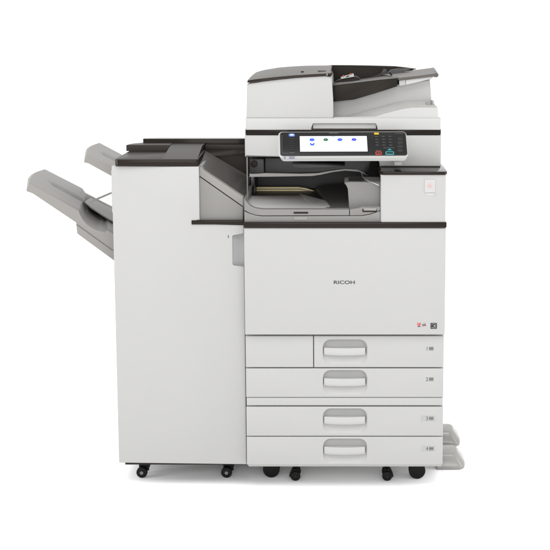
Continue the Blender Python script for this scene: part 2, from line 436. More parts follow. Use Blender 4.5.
# front lip in two pieces with a real gap
bm = bmesh.new()
prism(bm, pts(-.006, (244.4, 222.1), (244.4, 211.0), (249.5, 214.0), (256, 215.9), (262, 216.3), (362, 216.3), (370, 214.6), (378, 211.6), (380.2, 211.2), (380.2, 222.1)), -.006, .02, .0012, 2)
lip = link("front_lip", bm, "grey", copier)
bm = bmesh.new()
prism(bm, pts(-.0055, (244.4, 210.1), (244.6, 199.5), (246.5, 202.5), (250, 206.2), (255, 208.6), (262, 209.5), (349.2, 209.5), (349.2, 215.5), (262, 215.5), (256, 215.1), (249.8, 213.1)), -.0055, .022, .0012, 2)
prism(bm, pts(-.0055, (349.9, 215.5), (349.9, 209.2), (357, 208.9), (361, 207.4), (364, 206.9), (380.2, 206.9), (380.2, 210.4), (377.5, 210.8), (369.5, 213.9), (361.5, 215.5)), -.0055, .022, .0012, 2)
link("lip_edge", bm, "grey", lip)
bm = bmesh.new()
plate(bm, 293.6, 308.2, 212.0, 213.6, -.0072, .003, 1, r=.0012)
plate(bm, 294.2, 307.4, 216.6, 219.9, -.0074, .003, 0, r=.0025)
link("lip_catch", bm, ["tray", "trim"], lip)
bm = bmesh.new()
plate(bm, 362.4, 377.0, 209.0, 212.0, -.0072, .003, 1, r=.0025)
plate(bm, 363.6, 376.4, 208.0, 210.6, -.0095, .006, 0, r=.002)
link("lip_handle", bm, ["tray", "trim"], lip)

# scanner unit ------------------------------------------------------------------------------
SXL, SXR = xx(244.7, .10, 145), xx(441.2, .10, 145)
zs0, zs1 = zz(157.0, .10), zz(135.6, .10)
bm = bmesh.new(); zc_ = capz1 + .0005
prism(bm, [(SXL, zs0), (.10, zs0), (.106, zs0 - .006), (.106, zc_), (SXR, zc_), (SXR, zs1), (SXL, zs1)], .10, .62, .005, 3, allr=False)
scan = link("scanner", bm, "white", copier)
bm = bmesh.new(); box(bm, SXL + .001, SXR, .112, .60, zs1 + .0005, zz(129.8, .10) + .004, .003)
link("lid_gap", bm, "trim", scan)
bm = bmesh.new()
box(bm, xx(394, .03, 163), xx(401.5, .03, 163), .01, .10, zz(164.8, .03), zz(160.5, .03), .002)
link("panel_bracket", bm, "lgrey", scan)

# document feeder ----------------------------------------------------------------------------
AXL, AXR = xx(245.6, .10, 124), xx(440.8, .10, 124)
za0, za1 = zz(130.0, .10), zz(118.2, .10)
bm = bmesh.new()
nx0, nx1, nz = xx(311.5, .10, 126), xx(377.3, .10, 126), zz(122.4, .10)
q = .006
prism(bm, [(AXL, za0), (nx0, za0), (nx0, nz - q)] + [(nx0 + q - q * math.cos(math.radians(a)), nz - q + q * math.sin(math.radians(a))) for a in (30, 60, 90)] +
      [(nx1 - q + q * math.sin(math.radians(a)), nz - q + q * math.cos(math.radians(a))) for a in (0, 30, 60, 90)] + [(nx1, za0), (AXR, za0), (AXR, za1), (AXL, za1)], .10, .135, .003, 3)
box(bm, AXL + .001, AXR - .001, .1345, .60, za0 + .001, za1 - .0002, .003)
feeder = link("document_feeder", bm, "white2", copier)
bm = bmesh.new(); prism(bm, pts(.108, (312.6, 123.4), (376.4, 123.4), (376.4, 128.8), (312.6, 128.8)), .108, .134, .003, 3)
link("grip_recess", bm, "white2", feeder)
# left block
bm = bmesh.new(); b2 = bmesh.new()
fr = pts(.105, (246.4, 117.9), (246.9, 84), (249.5, 82.9), (263, 81.6), (279, 79.7), (295, 78.1), (312, 76.9), (326, 76.2), (331.0, 76.2), (331.9, 79), (333.0, 98), (333.5, 117.9))
L = loft(b2, [[(x, .105, z) for x, z in fr], [(x, .56, z) for x, z in fr]])
n = len(fr)
es = [b2.edges.get((L[0][i], L[0][(i + 1) % n])) for i in range(n - 1)]
bev(b2, es, .006, 4); merge(bm, b2)
blk = link("feeder_housing", bm, "white", feeder)
# dark lip along its top, then the domed taupe cover
bm = bmesh.new()
prism(bm, pts(.100, (247.1, 82.6), (247.6, 80.4), (254, 79.4), (263, 78.4), (279, 76.7), (295, 75.3), (312, 74.2), (331.2, 73.2), (331.6, 75.7), (326, 75.7), (312, 76.5), (295, 77.8), (279, 79.4), (263, 81.3), (249.5, 82.7)), .100, .30, .001, 2)
link("cover_lip", bm, "trim", feeder)
bm = bmesh.new()
def ip(tab, u):
    for (a, b), (c, d) in zip(tab[:-1], tab[1:]):
        if u <= c: return b + (d - b) * (u - a) / (c - a)
    return tab[-1][1]
ftab = [(247.4, 80.5), (254, 79.4), (263, 78.3), (279, 76.6), (295, 75.2), (312, 74.1), (332, 73.1)]
ctab = [(247.4, 75.5), (248.6, 73.4), (250.5, 72.0), (258, 70.0), (275, 67.4), (290, 66.3), (302, 65.7), (328, 65.3), (332, 65.4)]
us = [247.4, 247.9, 248.6, 249.5, 250.5, 252, 255, 258] + [262 + 4 * k for k in range(17)] + [329, 330.6]
NT = 14; rows = []
for u in us:
    zf_ = zz(ip(ftab, u), .099); x = xx(u, .099, 78); row = []
    crest_y = .40
    # the crest is set so that its outline rises over the front edge
    zc = at(u, ip(ctab, u + 2.0), crest_y).z
    for k in range(NT + 1):
        t = k / NT; row.append((x - .004 * 0, .099 + (crest_y - .099) * t, zf_ + (zc - zf_) * math.sin(t * math.pi / 2) ** .9))
    for k in range(1, 6):
        t = k / 5; row.append((x, crest_y + .18 * t, zc - (zc - zf_ + .012) * (1 - math.cos(t * math.pi / 2))))
    low = zz(83.5, .1) if u < 262 else zz(78, .1)
    row.append((x, .58, low)); row.append((x, .101, min(zf_ - .0015, zf_)))
    rows.append(row)
b2 = bmesh.new(); loft(b2, rows); merge(bm, b2)
cov = link("top_cover", bm, "top", feeder, smooth=50)
# knob hole and slot on the cover, set on its slope
def on_cover(u, v):
    x0 = None
    best = None
    for k in range(NT):
        t = k / NT; Y = .099 + .301 * t
        zf_ = zz(ip(ftab, u), .099); zc = at(u, ip(ctab, u + 2.0), .40).z
        z = zf_ + (zc - zf_) * math.sin(t * math.pi / 2) ** .9
        p = at(u, v, Y); d = abs(p.z - z)
        if best is None or d < best[0]: best = (d, p.x, Y, z)
    return best[1:]
bm = bmesh.new()
x, y, z = on_cover(302.4, 71.8); b2 = bmesh.new(); box(b2, x - .0045, x + .0045, y - .012, y + .016, z - .004, z + .0018, .002); merge(bm, b2)
link("cover_sensor", bm, "black", cov)
bm = bmesh.new(); x, y, z = on_cover(322, 70.9); box(bm, x - .0125, x + .0125, y - .012, y + .012, z - .004, z + .0014, .001)
link("cover_slot", bm, "lid", cov)
bm = bmesh.new(); box(bm, xx(326.6, .098, 75), xx(327.4, .098, 75), .0985, .104, zz(75.7, .0985), zz(73.6, .0985), .0004)
link("lip_notch", bm, "lgrey", feeder)
# back panel under the input tray
bm = bmesh.new()
prism(bm, pts(.168, (330, 117.6), (330, 98), (352, 97), (400, 84), (430.0, 79.2), (431.6, 101), (431.8, 117.6)), .168, .50, .004, 3)
link("feeder_back", bm, "lgrey", feeder)
# output tray of the feeder, sloping
bm = bmesh.new()
fa = pts(.105, (334.2, 118.0), (334.2, 117.3), (375, 116.6), (385, 113.6), (395, 111.0), (404, 108.9), (413, 107.7), (437.6, 107.6), (438.4, 118.0))
fb = pts(.166, (330, 118.0), (330, 117.3), (345, 116.6), (368, 110.4), (390, 104.2), (399, 102.0), (408, 100.8), (431.6, 100.9), (431.8, 118.0))
fb = [(x, max(z, za1 - .001)) for x, z in fb]; fb[0] = (fb[0][0], za1 - .004); fb[-1] = (fb[-1][0], za1 - .004)
fa[0] = (fa[0][0], za1 - .004); fa[-1] = (fa[-1][0], za1 - .004)
b2 = bmesh.new(); L = loft(b2, [[(x, .105, z) for x, z in fa], [(x, .166, z) for x, z in fb]])
bmesh.ops.recalc_face_normals(b2, faces=b2.faces[:])
me = bpy.data.meshes.new("tmp"); b2.to_mesh(me); b2.free(); bm.from_mesh(me); bpy.data.meshes.remove(me)
bm.normal_update()
for f in bm.faces: f.material_index = 1 if abs(f.normal.z) > .5 else 0
# fine ribs on the sloping sheet
ot = link("feeder_output_tray", bm, ["white2", "lgrey"], feeder)
bm = bmesh.new()
for k in range(3):
    t = .25 + .25 * k
    a0 = at(375, 116.6, .105).lerp(at(345, 116.6, .166), t); a1 = at(413, 107.7, .105).lerp(at(408, 100.8, .166), t)
    am = at(395, 111.0, .105).lerp(at(390, 104.2, .166), t)
    tube(bm, [a0, am, a1], .0006, 6)
link("tray_ribs", bm, "lgrey", ot)
bm = bmesh.new(); box(bm, xx(426, .13, 104), xx(431, .13, 104), .13, .16, zz(105.5, .13), zz(102.6, .13), .002)
box(bm, xx(431.5, .13, 104), xx(433.8, .13, 104), .13, .165, zz(107.4, .13), zz(100.8, .13), .0015)
link("tray_stop", bm, "tray", ot)
# input tray: dark trough
bm = bmesh.new()
loft_y(bm, pts(.14, (331.5, 84.6), (360, 81.6), (380, 79.2), (396, 77.8), (397.6, 78.2), (397.4, 86.3), (375, 93.4), (354, 99.6), (331.5, 102.0)), .14,
       pts(.14, (331.5, 86.6), (360, 83.6), (380, 81.0), (396, 79.0), (397.6, 79.3), (397.4, 86.3), (375, 93.4), (354, 99.6), (331.5, 102.0)), .50, .0012)
it = link("input_tray", bm, "dark", feeder)
bm = bmesh.new()
prism(bm, pts(.49, (329, 84), (329, 65.6), (350, 65.6), (370, 65.9), (395, 66.6), (408, 68.0), (416, 69.2), (400, 74.5), (386, 77.0), (366, 80)), .49, .55, .004, 3)
link("rear_guide", bm, "dark", it)
bm = bmesh.new()
tube(bm, [at(331.5, 65.4, .489), at(350, 65.5, .489), at(370, 65.8, .489), at(395, 66.5, .489), at(407, 67.9, .489), at(416, 69.1, .489)], .0018, 8)
link("rear_guide_rim", bm, "top", it)
bm = bmesh.new()
tube(bm, [at(332.5, 85.3, .138), at(345, 83.7, .138), at(360, 81.9, .138), at(380, 79.5, .138), at(396, 78.0, .138)], .0009, 8)
link("trough_rim_highlight", bm, "slope", it)  # lighter bead painting the highlight along the trough's top edge
bm = bmesh.new()
prism(bm, pts(.30, (332.5, 84.0), (336, 81.0), (341, 78.9), (354.5, 76.2), (358, 77.0), (360.2, 79.2), (361.8, 82.2), (345, 84.4)), .30, .34, .002, 2)
pg = link("paper_guide", bm, "dark", it)
bm = bmesh.new(); prism(bm, pts(.294, (340.8, 77.0), (353.4, 73.4), (354.2, 76.6), (341.4, 78.9)), .294, .2995, 0)
for u, v in ((343.4, 75.9), (350.8, 73.9)):
    prism(bm, pts(.2935, (u - 1.2, v + .9), (u - .9, v - .3), (u + .3, v - .8), (u + 1.3, v - .1), (u + 1.0, v + .6)), .2932, .2939, mi=1)
prism(bm, pts(.2935, (345.5, 77.0), (348, 75.2), (349.6, 76.0), (347.2, 77.2)), .2932, .2939, mi=2)
link("guide_label", bm, ["paper", "orange", "print"], pg)
bm = bmesh.new()
prism(bm, pts(.42, (362, 80.8), (381, 73.5), (384, 69.0), (387, 70.2), (388, 76.8), (372, 79.4)), .42, .44, .001, 2)
prism(bm, pts(.40, (386, 74), (391, 70), (398, 68.8), (411, 68.9), (398, 74.2), (388, 77)), .40, .42, .001, 2)
link("side_fence", bm, "flap", it)
# tray extension, with rolled end
bm = bmesh.new()
A0, A1, A2 = (384, 79.1), (398, 77.9), (434, 73.9)
def shape(Y, dx, dv):
    return pts(Y, (384 + dx, 79.2 + dv), (398 + dx, 77.9 + dv), (416 + dx, 75.9 + dv), (434 + dx, 73.6 + dv), (437.0 + dx, 72.9 + dv), (438.6 + dx, 74.2 + dv), (438.4 + dx, 76.2 + dv), (436.8 + dx, 77.4 + dv), (434.0 + dx, 77.2 + dv), (433.0 + dx, 76.0 + dv), (416 + dx, 78.4 + dv), (398 + dx, 80.4 + dv), (384 + dx, 81.6 + dv))
fs, rs = shape(.14, 0, 0), shape(.46, -3.6, -5.6)
fs[0] = pts(.14, (398.2, 77.9))[0]; fs[-1] = pts(.14, (398.2, 80.2))[0]; fs[1] = pts(.14, (400, 77.7))[0]; fs[-2] = pts(.14, (400, 80.1))[0]
loft_y(bm, fs, .14, rs, .46, .0012)
ex = link("tray_extension", bm, "top", feeder)
bm = bmesh.new()
prism(bm, pts(.145, (405.8, 79.8), (432.8, 76.4), (433.4, 77.4), (431.0, 79.0), (405.8, 84.9)), .145, .33, .001, 2)
link("extension_edge", bm, "white2", ex)
bm = bmesh.new()
prism(bm, pts(.145, (399.2, 80.4), (405.5, 79.6), (405.5, 85.0), (399.2, 86.0)), .145, .33, .001, 2)
link("extension_joint", bm, "lgrey", ex)
bm = bmesh.new()
prism(bm, pts(.30, (388.6, 72.6), (390.0, 72.0), (394.4, 77.2), (393.2, 77.9)), .30, .32, .0004, 2)
link("extension_hinge", bm, "black", ex)

# control panel -----------------------------------------------------------------------------
TL, TR, BR, BL = at(279.8, 132.3, .025), at(405.6, 132.0, .025), at(407.6, 155.6, -.045), at(280.2, 156.0, -.045)
NRM = (TR - TL).cross(BL - TL).normalized()
if NRM.y > 0: NRM = -NRM
def S(a, b, h=0):           # a: 0 left .. 1 right, b: 0 bottom .. 1 top, h: height above the face
    return BL.lerp(BR, a).lerp(TL.lerp(TR, a), b) + NRM * h
PW, PH = (BR - BL).length, (TL - BL).length
def SUV(u, v, h=0):         # photo measurement -> panel face
    b = (155.8 - v) / (155.8 - 132.15)
    l = 280.2 + (279.8 - 280.2) * b; r = 407.6 + (405.6 - 407.6) * b
    return (u - l) / (r - l), b
def spoly(bm, ab, h0, h1, r=0, mi=0):
    b2 = bmesh.new(); n = len(ab)
    L = loft(b2, [[S(a, b, h1) for a, b in ab], [S(a, b, h0) for a, b in ab]])
    if r: bev(b2, [b2.edges.get((L[0][i], L[0][(i + 1) % n])) for i in range(n)], r, 3)
    merge(bm, b2, mi)
def srr(a0, a1, b0, b1, r, n=5): return [(x / PW, z / PH) for x, z in rr(a0 * PW, a1 * PW, b0 * PH, b1 * PH, r, n)]
def suv(u0, u1, v0, v1, r=.0015):
    a0, b1 = SUV(u0, v0); a1, b0 = SUV(u1, v1); return srr(a0, a1, b0, b1, r)
bm = bmesh.new()
b2 = bmesh.new()
def shell(a0, a1, b0, b1, h, r): return [S(a, b, h) for a, b in srr(a0, a1, b0, b1, r, 6)]
loft(b2, [shell(.03, .975, .08, .98, -.024, .008), shell(.014, .988, .015, 1.0, -.0235, .010), shell(.004, .996, -.02, 1.015, -.021, .011), shell(-.010, 1.005, -.045, 1.03, -.006, .012), shell(-.012, 1.006, -.047, 1.032, -.003, .012), shell(-.011, 1.005, -.043, 1.030, -.0012, .012), shell(-.008, 1.003, -.035, 1.026, -.0006, .011)])
merge(bm, b2)
panel = link("control_panel", bm, "white2", copier)
bm = bmesh.new(); spoly(bm, srr(-.002, 1.002, -.012, 1.012, .009), -.006, .0004, .0006)
link("panel_rim", bm, "rim", panel)
bm = bmesh.new(); spoly(bm, srr(.003, .998, .004, .985, .008), -.006, .0014, .0008)
link("panel_face", bm, "glass", panel)
bm = bmesh.new(); spoly(bm, suv(298.9, 368.7, 135.8, 152.8, .001), -.004, .0017)
link("screen_frame", bm, "black", panel)
bm = bmesh.new(); spoly(bm, suv(299.7, 367.7, 136.6, 152.0, .0006), -.004, .0022)
link("screen", bm, "screen", panel)
def icon(u, v, m, kind=0):
    bm = bmesh.new(); w, h = 2.5, 1.3
    def el(cu, cv, rw, rh, mi=0, hh=.0028):
        spoly(bm, [SUV(cu + rw * math.cos(t), cv + rh * math.sin(t)) for t in [2 * math.pi * k / 14 for k in range(14)]], .0018, hh, 0, mi)
    if kind == 0:
        spoly(bm, suv(u - 1.6, u + 1.6, v - 1.3, v - .1, .0006), .0018, .0027); el(u, v + .15, w, 1.05)
        spoly(bm, suv(u - 1.0, u + 1.0, v + .7, v + 1.25, .0005), .0018, .0026)
        spoly(bm, suv(u - .6, u + .6, v - .45, v - .1, .0002), .0018, .0031, 0, 1)
    else:
        el(u - 1.6, v - .5, .75, .6); el(u + 1.6, v - .5, .75, .6); el(u, v + .5, 1.9, .7)
        for k in range(4): spoly(bm, suv(u - 2.9 + 1.6 * k, u - 1.9 + 1.6 * k, v + 2.0, v + 2.5, .0001), .0018, .0026, 0, 1)
    link("icon", bm, [m, "sky" if kind == 0 else "igrey"], panel)
icon(312.0, 140.3, "blue"); icon(325.8, 140.3, "green"); icon(339.9, 140.3, "blue"); icon(354.0, 140.2, "violet"); icon(312.3, 144.8, "blue", 1)
bm = bmesh.new(); spoly(bm, suv(332.2, 334.2, 136.9, 137.5, .0002), .0018, .0026); link("status_mark", bm, "sky", panel)
# logo pill, left key block, legends
bm = bmesh.new(); spoly(bm, suv(288.7, 294.9, 133.9, 136.9, .0046), .0008, .0022, .0004, 0); spoly(bm, suv(290.0, 293.6, 134.7, 136.0, .0018), .001, .0027, 0, 1)
link("logo_pill", bm, ["pill", "pillw"], panel)
for k in range(6):
    bm = bmesh.new(); spoly(bm, suv(288.9, 294.9, 138.6 + 2.15 * k, 140.1 + 2.15 * k, .0008), .0008, .0024, .0004); link("function_key", bm, "key", panel)
bm = bmesh.new()
for k in range(9): spoly(bm, suv(281.6, 282.3, 135.8 + 2.0 * k, 136.9 + 2.0 * k, .0001), .001, .0017)
for k in range(3): spoly(bm, suv(282.4 + 2.2 * k, 284.0 + 2.2 * k, 153.2, 153.7, .0001), .001, .0017)
spoly(bm, suv(289.4, 294.4, 152.7, 153.3, .0001), .001, .0017)
link("legend", bm, "ptext", panel)
bm = bmesh.new()
for k in range(6): spoly(bm, suv(329.2 + 1.55 * k, 330.4 + 1.55 * k, 133.0, 133.9, .0001), .001, .0017)
link("maker_line", bm, "ptext", panel)
bm = bmesh.new()
for u0, u1 in ((284.0, 285.6), (289.0, 294.6)): spoly(bm, suv(u0, u1, 156.3, 158.2, .0008), -.002, .0012, .0003)
link("port_cover", bm, "purple", panel)
# keypad
bm = bmesh.new(); spoly(bm, suv(374.1, 378.8, 133.3, 135.1, .0006), .0008, .0024, .0003); link("yellow_key", bm, "yellow", panel)
for r_ in range(4):
    for c_ in range(3):
        u = 376.6 + 6.7 * c_ + .25 * r_; v = 137.2 + 2.9 * r_
        bm = bmesh.new(); spoly(bm, suv(u - 2.0, u + 2.0, v - 1.0, v + 1.0, .002), .0008, .0023, .0004)
        spoly(bm, suv(u - 1.2, u - .5, v - .3, v + .3, .0001), .001, .0026, 0, 1); spoly(bm, suv(u, u + 1.1, v + .1, v + .4, .0001), .001, .0026, 0, 1)
        link("number_key", bm, ["key", "ptext"], panel)
for v, w in ((138.3, 2.3), (142.2, 2.6), (146.0, 2.6), (150.0, 2.4)):
    bm = bmesh.new(); spoly(bm, suv(400.1 - w, 400.1 + w, v - .9, v + .9, .002), .0008, .0023, .0004)
    spoly(bm, suv(400.1 - w, 400.1 + w, v + 1.25, v + 1.65, .0001), .001, .0019, 0, 1)
    link("function_key", bm, ["key", "ptext"], panel)
bm = bmesh.new()
for q_ in ((383.5, 394.5, 148.2, 148.6), (395.5, 403.5, 134.0, 134.35), (376, 381, 150.9, 151.3)):
    bm = bmesh.new(); spoly(bm, suv(*q_, .0001), .001, .0018); link("legend", bm, "ptext", panel)
for u0, u1, m in ((375.3, 381.9, "red"), (385.4, 394.1, "teal")):
    bm = bmesh.new(); spoly(bm, suv(u0, u1, 152.0, 155.3, .003), .0008, .0022, .0003, 0); spoly(bm, suv(u0 + .9, u1 - .9, 152.8, 154.5, .0015), .001, .0027, .0003, 1)
    if m == "red": spoly(bm, suv(378.0, 379.6, 153.3, 154.0, .0002), .001, .0030, 0, 2)
    link("stop_key" if m == "red" else "start_key", bm, [m, "key", "ptext"], panel)
bm = bmesh.new(); spoly(bm, [SUV(*q) for q in ((387.0, 150.8), (388.6, 150.0), (389.6, 149.0), (390.6, 150.0), (392.4, 150.8))], .001, .0020)
link("start_lamp", bm, "teal", panel)

# castors, feet, stabilisers of the copier --------------------------------------------------------
def swivel(u, y, r, right):
    x = xx(u, y, 475); s = 1 if right else -1
    bm = bmesh.new()
    b2 = bmesh.new()
    pr = [(x - s * .013, .031)] + [(x - s * .016 * math.cos(math.radians(a)) , .016 + .020 * math.sin(math.radians(a))) for a in (20, 50, 80, 110, 140)] + [(x + s * .020, .010), (x + s * .013, .008)]
    prism(bm, pr, y - .004, y + .022, .001, 2)
    box(bm, x + s * .000 - .006, x + s * .000 + .006, y + .003, y + .016, .026, z_base + .008, .001)
    c = link("castor", bm, "black", copier)
    bm = bmesh.new()
    disc(bm, (x, r), r, y - .016, y - .005, .005)
    w = link("wheel", bm, "black", c)
    bm = bmesh.new(); disc(bm, (x, r), r, y + .0225, y + .032, .004); link("wheel", bm, "black", c)
    bm = bmesh.new(); disc(bm, (x, r), r * .35, y - .0175, y - .0155, .001); link("hub", bm, "dark", w)
swivel(295.6, .085, .0158, False); swivel(387.0, .085, .0158, True)
def fixed_wheel(u, y, r):
    x = xx(u, y, 472); bm = bmesh.new()
    disc(bm, (x, r), r, y, y + .03, .004)
    c = link("transport_wheel", bm, "black", copier)
    bm = bmesh.new(); box(bm, x - .027, x + .029, y + .005, y + .09, r * 1.55, z_base + .0085, .002); link("wheel_bracket", bm, "black", c)
fixed_wheel(271.2, .095, .0262); fixed_wheel(417.2, .085, .0262)
for u, y in ((290, .55), (415, .55)): fixed_wheel(u, y, .0262)
def stabiliser(xo, y0, y1, h):
    bm = bmesh.new(); x0 = XR - .004; m = .010
    lo = [(x0, y0), (xo - .018, y0), (xo - .005, y0 + .012), (xo, y0 + .03), (xo, y1 - .02), (xo - .012, y1), (x0, y1)]
    hi = [(x0, y0 + .018), (xo - .038, y0 + .018), (xo - .028, y0 + .028), (xo - .024, y0 + .04), (xo - .024, y1 - .03), (xo - .034, y1 - .02), (x0, y1 - .02)]
    b2 = bmesh.new(); mid = [(a, b) for a, b in lo]
    loft(b2, [[(x, y, .001) for x, y in lo], [(x, y, .014) for x, y in mid], [(x, y, h) for x, y in hi]])
    bev(b2, b2.edges[:], .004, 3); merge(bm, b2)
    return link("stabiliser_foot", bm, "stab", copier, smooth=50)
M["stab"] = mat("stabiliser_grey", (0, 0, 0), .16, .6, .0, raw=(.21, .206, .194, 1), var=.02)
stabiliser(xx(464.6, .20, 462), .155, .27, .046); stabiliser(xx(460.0, .38, 447), .345, .46, .046)

# ================================================================== FINISHER
FXL, FXR = -.6965, XL - .0030
fin = thing("finisher", "tall white paper finisher cabinet with two grey tilted trays, docked on the copier's left", "finisher", ((FXL + FXR) / 2, .32, 0))
YF = .02
zb = zz(464.4, YF)
x199 = xx(199.2, YF, 195)
bm = bmesh.new()
zl = zz(166.6, YF)
def sh(u, v): return at(u, v, .03)
# cabinet body with a sloping shoulder towards the copier
prism(bm, [(FXL + .0015, zb + .001), (FXR - .001, zb + .001), (FXR - .001, sh(243, 200).z - .004), (sh(203, 172).x, sh(203, 172).z - .006), (x199, zl - .001), (FXL + .0015, zl - .001)], .055, .61, .003, 2)
cab = link("cabinet", bm, "white", fin)
# door: L-shaped front with a notch for the grip
hx0 = xx(231.6, YF, 250); hz0, hz1 = zz(266.2, YF), zz(234.2, YF); q = .008
zs = zz(224.6, YF)
out = [(FXL, zb), (FXR, zb), (FXR, hz0)]
out += [(hx0 + q - q * math.sin(math.radians(a)), hz0 + q - q * math.cos(math.radians(a))) for a in (0, 30, 60, 90)]
out += [(hx0 + q - q * math.cos(math.radians(a)), hz1 - q + q * math.sin(math.radians(a))) for a in (0, 30, 60, 90)]
out += [(FXR, hz1), (FXR, zs), (xx(191.4, YF, 222), zs), (xx(191.4, YF, 222), zz(220.3, YF)), (x199, zz(220.3, YF)), (x199, zl), (FXL, zl)]
bm = bmesh.new(); b2 = bmesh.new(); n = len(out)
L = loft(b2, [[(x, YF, z) for x, z in out], [(x, .054, z) for x, z in out]])
front = [b2.edges.get((L[0][i], L[0][(i + 1) % n])) for i in range(n)]
big = front[-1]
bev(b2, [e for e in front if e is not big], .0022, 3)
merge(bm, b2)
# rounder left edge: pull the outer column back on a curve
for v in bm.verts:
    d = v.co.x - FXL
    if d < .012 and v.co.y < .034:
        t = 1 - d / .012; v.co.y += .012 * (1 - math.sqrt(max(0, 1 - t * t)))
fdoor = link("finisher_door", bm, "white", fin, smooth=30)
bm = bmesh.new(); b2 = bmesh.new()
loops = []
for k in range(13):
    t = k / 12; x = hx0 - .002 + (FXR - hx0 + .001) * t
    y = YF + .004 + .013 * math.sin(min(1, t * 1.15) * math.pi * .5) ** 1.3
    loops.append([(x, y, hz0 - .003), (x, y, hz1 + .003), (x, .05, hz1 + .003), (x, .05, hz0 - .003)])
loft(b2, loops); merge(bm, b2)
link("door_grip", bm, "insert", fdoor)
bm = bmesh.new(); plate(bm, 227.9, 228.7, 235.2, 238.0, YF - .0006, .002, 0, r=.0008); link("door_mark", bm, "print", fdoor)
bm = bmesh.new(); box(bm, xx(191.5, .018, 222), FXR + .001, .0165, .06, zz(224.5, .018), zz(220.4, .018), .0012); link("trim_strip", bm, "trim", fin)
# rounded left cover strip with small latches
bm = bmesh.new()
box(bm, FXL - .004, FXL + .004, .04, .30, zz(213, .04), zz(170, .04), .003)
box(bm, FXL - .007, FXL - .001, .05, .075, zz(197.5, .05), zz(190, .05), .002); box(bm, FXL - .0065, FXL - .001, .05, .08, zz(212, .05), zz(199, .05), .002)
link("side_strip", bm, "white", fin)
# grey slope panel in two pieces
Yp = .028
bm = bmesh.new(); prism(bm, pts(Yp, (199.4, 220.3), (199.4, 176.9), (243.0, 207.4), (243.0, 220.3)), Yp, .054, .001, 2)
sl = link("slope_panel", bm, "grey", fin)
bm = bmesh.new(); prism(bm, pts(Yp, (199.4, 175.7), (199.4, 167.2), (201.6, 166.8), (203.6, 170.6), (224, 184.2), (243.0, 197.2), (243.0, 206.2)), Yp, .054, .001, 2)
link("slope_band", bm, "tray", sl)
# the sloping paper path behind it
bm = bmesh.new()
r0 = [at(199.6, 166.8, .04), at(203.8, 170.6, .04), at(224, 184.2, .04), at(243.0, 197.2, .04)]
d = r0[3] - r0[1]
z0r = zz(151.2, .28)
e0 = at(206.0, 151.0, .28)
r1 = [e0 + Vector((-.02, 0, .004)), e0, e0 + d * .5 * 1.03, e0 + d * 1.03]
r1[3].x = r0[3].x; r1[2].x = (r1[1].x + r1[3].x) / 2
b2 = bmesh.new(); loops = []
for k in range(9):
    t = k / 8; top = [a.lerp(b, t) for a, b in zip(r0, r1)]
    sag = -.012 * math.sin(t * math.pi)
    top = [top[0], top[1] + Vector((0, 0, sag * .3)), top[2] + Vector((0, 0, sag)), top[3] + Vector((0, 0, sag))]
    loops.append(top + [p - Vector((0, 0, .012)) for p in top[::-1]])
loft(b2, loops); merge(bm, b2)
link("slope_chute", bm, "slope", fin, smooth=60)
bm = bmesh.new(); box(bm, e0.x - .01, FXR - .002, .286, .30, r1[3].z - .03, zz(151.0, .286) + .004, .001)
link("chute_back", bm, "dark", fin)
# lid
zl0, zl1 = zz(166.5, .016), zz(159.6, .016)
def lidpt(u, v): return fl_pt(u, v, zl1)
xa = xx(113.6, .016, 160); xb = xx(197.8, .016, 160)
p5 = at(205.0, 146.6, .28)
bm = bmesh.new(); rc = .016
left = [(xa + rc - rc * math.sin(math.radians(a)), .0212 + rc - rc * math.cos(math.radians(a))) for a in (90, 67, 45, 22, 0)]
slab(bm, left + [(xb - .006, .0212), (xb - .001, .024), (xb + .001, .026), (p5.x, .28), (FXR - .002, .28), (FXR - .002, .60), (xa, .60)], zl0 + .0003, zl1, .0016, 2, allr=True)
bm.normal_update()
for f in bm.faces: f.material_index = 1 if abs(f.normal.z) < .6 else 0  # one moulded plastic; upright faces coloured darker in place of the top's sheen
lid = link("lid", bm, ["lid", "trim"], fin)
# raised rear block and ramp
bm = bmesh.new()
bx0 = at(126.3, 148, .235).x; bx1 = at(170, 148, .235).x; bz = zz(145.0, .235)
slab(bm, [(bx0, .235), (bx1, .235), (bx1, .31), (at(143, 141, .31).x, .31), (at(134, 142, .29).x, .285), (at(129, 143, .26).x, .262)], zl1 + .0004, bz, .0012, 2)
link("raised_block", bm, "lid", lid)
bm = bmesh.new(); b2 = bmesh.new()
rx = p5.x - .002
loops = [[(xx(163.5, .05, 157), .0275, zl1 - .002), (xb - .003, .0275, zl1 - .002), (xb - .003, .0275, zl1 + .0002), (xx(163.5, .05, 157), .0275, zl1 + .0002)],
         [(bx1 + .0005, .235, zl1 - .002), (rx - .001, .235, zl1 - .002), (rx - .001, .235, bz - .003), (bx1 + .0005, .235, bz - .003)],
         [(bx1 + .0005, .309, zl1 - .002), (rx + .001, .309, zl1 - .002), (rx + .001, .309, bz - .001), (bx1 + .0005, .309, bz - .001)]]
loft(b2, loops); merge(bm, b2)
box(bm, rx + .002, FXR - .003, .283, .309, zl1 + .0003, zz(145.0, .285), .001)
link("lid_ramp", bm, "lid", lid)
bm = bmesh.new(); b2 = bmesh.new(); xw = at(143, 140, .31).x; zw = zz(138.8, .31)
loft(b2, [[(x, .31, zl1 + .0005), (x, .31, zw), (x, .325, zw), (x, .59, zl1 + .008), (x, .59, zl1 + .0005)] for x in (xw, FXR - .003)])
bev(b2, b2.edges[:], .0012, 2); merge(bm, b2)
link("rear_cover", bm, "trim", lid)
